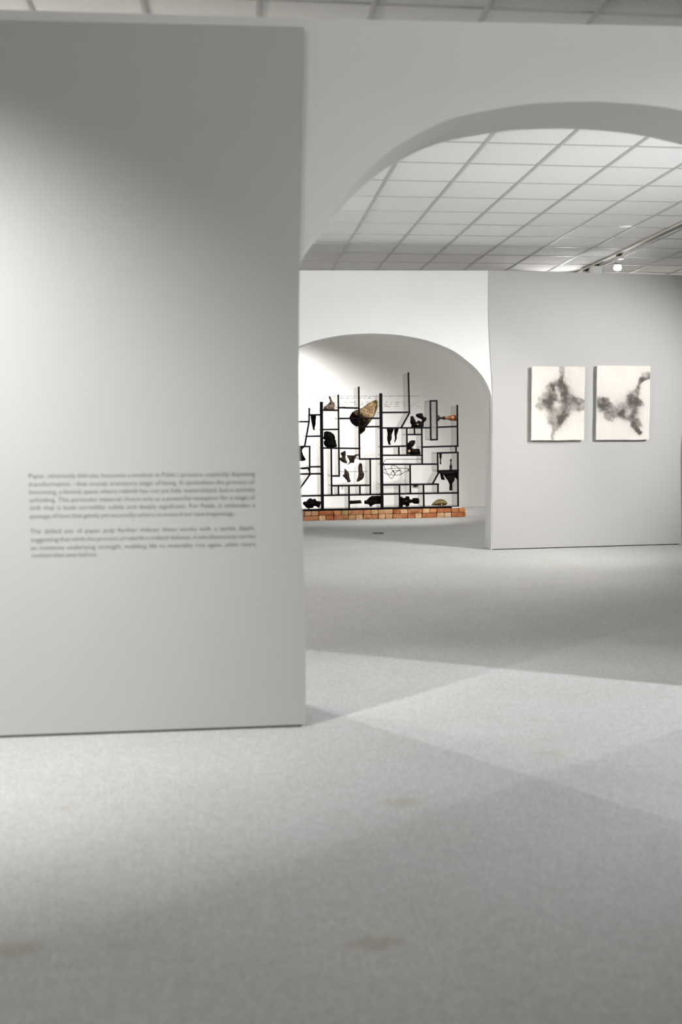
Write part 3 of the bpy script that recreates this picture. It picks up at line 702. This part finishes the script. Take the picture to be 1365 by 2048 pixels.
relic('turned_newel', Z4, [(328, 815), (360, 815), (362, 830), (405, 832), (410, 808), (455, 808), (470, 852), (500, 856), (510, 838), (535, 830), (550, 837), (562, 830), (600, 840), (607, 880), (600, 915), (565, 920), (548, 913), (535, 920), (510, 902), (468, 906), (460, 945), (430, 960), (410, 955), (408, 935), (370, 935), (365, 960), (328, 965)], M['wood_dark'],
      'dark turned newel knob lying on its side in the bottom row', 'newel', 0.07, 0.12, 0.001, flat=0.3, smooth=False)
# amber flecks that sit on two of the finds, as parts of them
def fleck(host_label, zf, c, r):
    h = [o for o in COL.objects if o.get('label') == host_label][0]
    u, z = su(*zf(c), back=0.05); bm = bmesh.new(); bmesh.ops.create_icosphere(bm, subdivisions=2, radius=r)
    for v in bm.verts: v.co *= 1 + 0.6 * noise.noise(v.co * 70)
    o = obj('amber_patch', bm, M['gold'], h, 50)
    base = h.location
    loc = FRONT + ST * u - SN * 0.05; loc.z = z
    d = loc - base; o.location = (d.dot(ST), d.dot(-SN), d.z); o.scale = (1, 0.6, 1)
fleck('hooked burnt stump with an amber patch in the small cell', Z4, (460, 160), 0.022)
fleck('forked burnt stump standing on the upper right shelf', Z3, (580, 852), 0.013)
fleck('olive brown fan-shaped stone in the bottom right cell', Z4, (925, 927), 0.013)

# turned pieces
s_px = (su(900, 900)[0] - su(890, 900)[0]) / 10 / 7.184        # metres per zoomed pixel
def turned(name, axis, zf, c, prof, label, cat, y=0.12):
    u, z = su(*zf(c), back=y)
    w_ = FRONT + ST * u - SN * y
    r = empty(name, (w_.x, w_.y, z), SA)
    for i, (pn, pr, mt) in enumerate(prof):
        bm = bmesh.new(); lathe(bm, [(t * s_px, max(0.001, q * s_px)) for t, q in pr], axis, 20); obj(pn, bm, mt, r, 45)
    tag(r, label, cat, 'objects kept in the black shelf'); return r
M['varnish'] = noise_mat('brown_varnished_wood', [(0.4, (0.13, 0.035, 0.010)), (0.65, (0.26, 0.085, 0.025))], 8, 4, 0.25, 0.1, 0.002, 0.5)
M['gloss_black'] = new_mat('polished_black_wood', (0.008, 0.007, 0.009), 0.35, 0.35)
turned('turned_spindle', 'x', Z3, (960, 762), [('black_half', [(-96, 46), (-86, 44), (-70, 32), (-55, 17), (-42, 12), (-34, 15), (-28, 17), (-22, 14), (-17, 20), (-8, 25), (2, 25), (10, 20)], M['gloss_black']),
      ('brown_half', [(10.2, 21), (16, 24), (28, 22), (40, 19), (60, 24), (80, 32), (100, 38), (130, 40), (180, 38)], M['varnish'])],
      'brown and black turned spindle held level near the top right', 'spindle')
turned('chess_pawn', 'z', Z4, (910, 350), [('body', [(0, 9), (15, 11), (30, 12), (36, 7), (50, 8), (75, 9), (90, 14), (98, 20), (104, 13), (112, 19), (122, 20), (127, 14), (140, 19), (150, 20), (155, 14)], M['gloss_black'])],
       'small black turned pawn hanging upside down in the side box', 'pawn')
turned('chess_pawn', 'z', Z4, (1058, 435), [('body', [(0, 17), (12, 20), (22, 20), (32, 15), (45, 22), (58, 21), (75, 13), (95, 8), (118, 7), (128, 9), (134, 16), (141, 15), (146, 8), (154, 8), (160, 4)], M['gloss_black'])],
       'small black turned pawn standing upright in the side box', 'pawn')

# wire drawing
def wire(paths, name, label, y=0.06, r=0.0045):
    c = su(*Z4((200, 552)), back=y); w_ = FRONT + ST * c[0] - SN * y
    root = empty(name, (w_.x, w_.y, c[1]), SA)
    for p in paths:
        Q = [su(*Z4(q), back=y) for q in p]; S = spline([Vector(q) for q in Q], 6)
        bm = bmesh.new(); tube(bm, [(q.x - c[0], random.uniform(-.002, .002), q.y - c[1]) for q in S], r, 6); obj('wire', bm, M['edge'], root, 60)
    a = su(*Z4((448, 430)), back=y); bm = bmesh.new()
    box(bm, a[0] - c[0] - 0.008, a[0] - c[0] + 0.008, -0.012, 0.012, a[1] - c[1] - 0.018, a[1] - c[1] + 0.018, 0.003); obj('clip', bm, M['edge'], root)
    tag(root, label, 'wire sculpture', 'objects kept in the black shelf')
wire([[(638, 275), (400, 275), (170, 276), (115, 290), (90, 330), (95, 370), (115, 420), (150, 490), (200, 552), (235, 520), (262, 470), (300, 445), (335, 440)],
      [(88, 430), (150, 415), (240, 407), (330, 405), (450, 413)],
      [(88, 458), (130, 485), (190, 500), (270, 506), (345, 492), (385, 465), (400, 455), (450, 447)],
      [(262, 500), (225, 445), (205, 410), (203, 380), (225, 367), (262, 374), (300, 395), (330, 430), (345, 470), (335, 495)],
      [(188, 497), (210, 465), (232, 440), (280, 440), (330, 430)], [(232, 440), (250, 480), (262, 495)]],
     'wire_sculpture', 'tangled thin dark wire loops in the cells beside the centre post')
# spiky seed burr
c = su(*Z4((548, 650)), back=0.10); w_ = FRONT + ST * c[0] - SN * 0.10
br = empty('seed_burr', (w_.x, w_.y, c[1]), SA)
bm = bmesh.new(); bmesh.ops.create_icosphere(bm, subdivisions=2, radius=0.016); obj('core', bm, M['wood_dark'], br, 60)
for k in range(30):
    a = math.pi * (1.04 + 0.92 * (k % 15) / 14) + random.uniform(-.06, .06); ln = random.uniform(0.055, 0.09) * (0.75 + 0.3 * abs(math.cos(a)))
    yy = random.uniform(-0.7, 0.7)
    bm = bmesh.new(); tube(bm, [(0, 0, 0), (math.cos(a) * ln * .5, yy * ln * .5, math.sin(a) * ln * .5 + 0.004), (math.cos(a) * ln, yy * ln, math.sin(a) * ln)], lambda t: 0.0042 * (1 - t) + 0.0008, 5)
    obj('spine', bm, M['wood_dark'], br)
tag(br, 'small black spiky seed burr hanging in a low right cell', 'seed burr', 'objects kept in the black shelf')
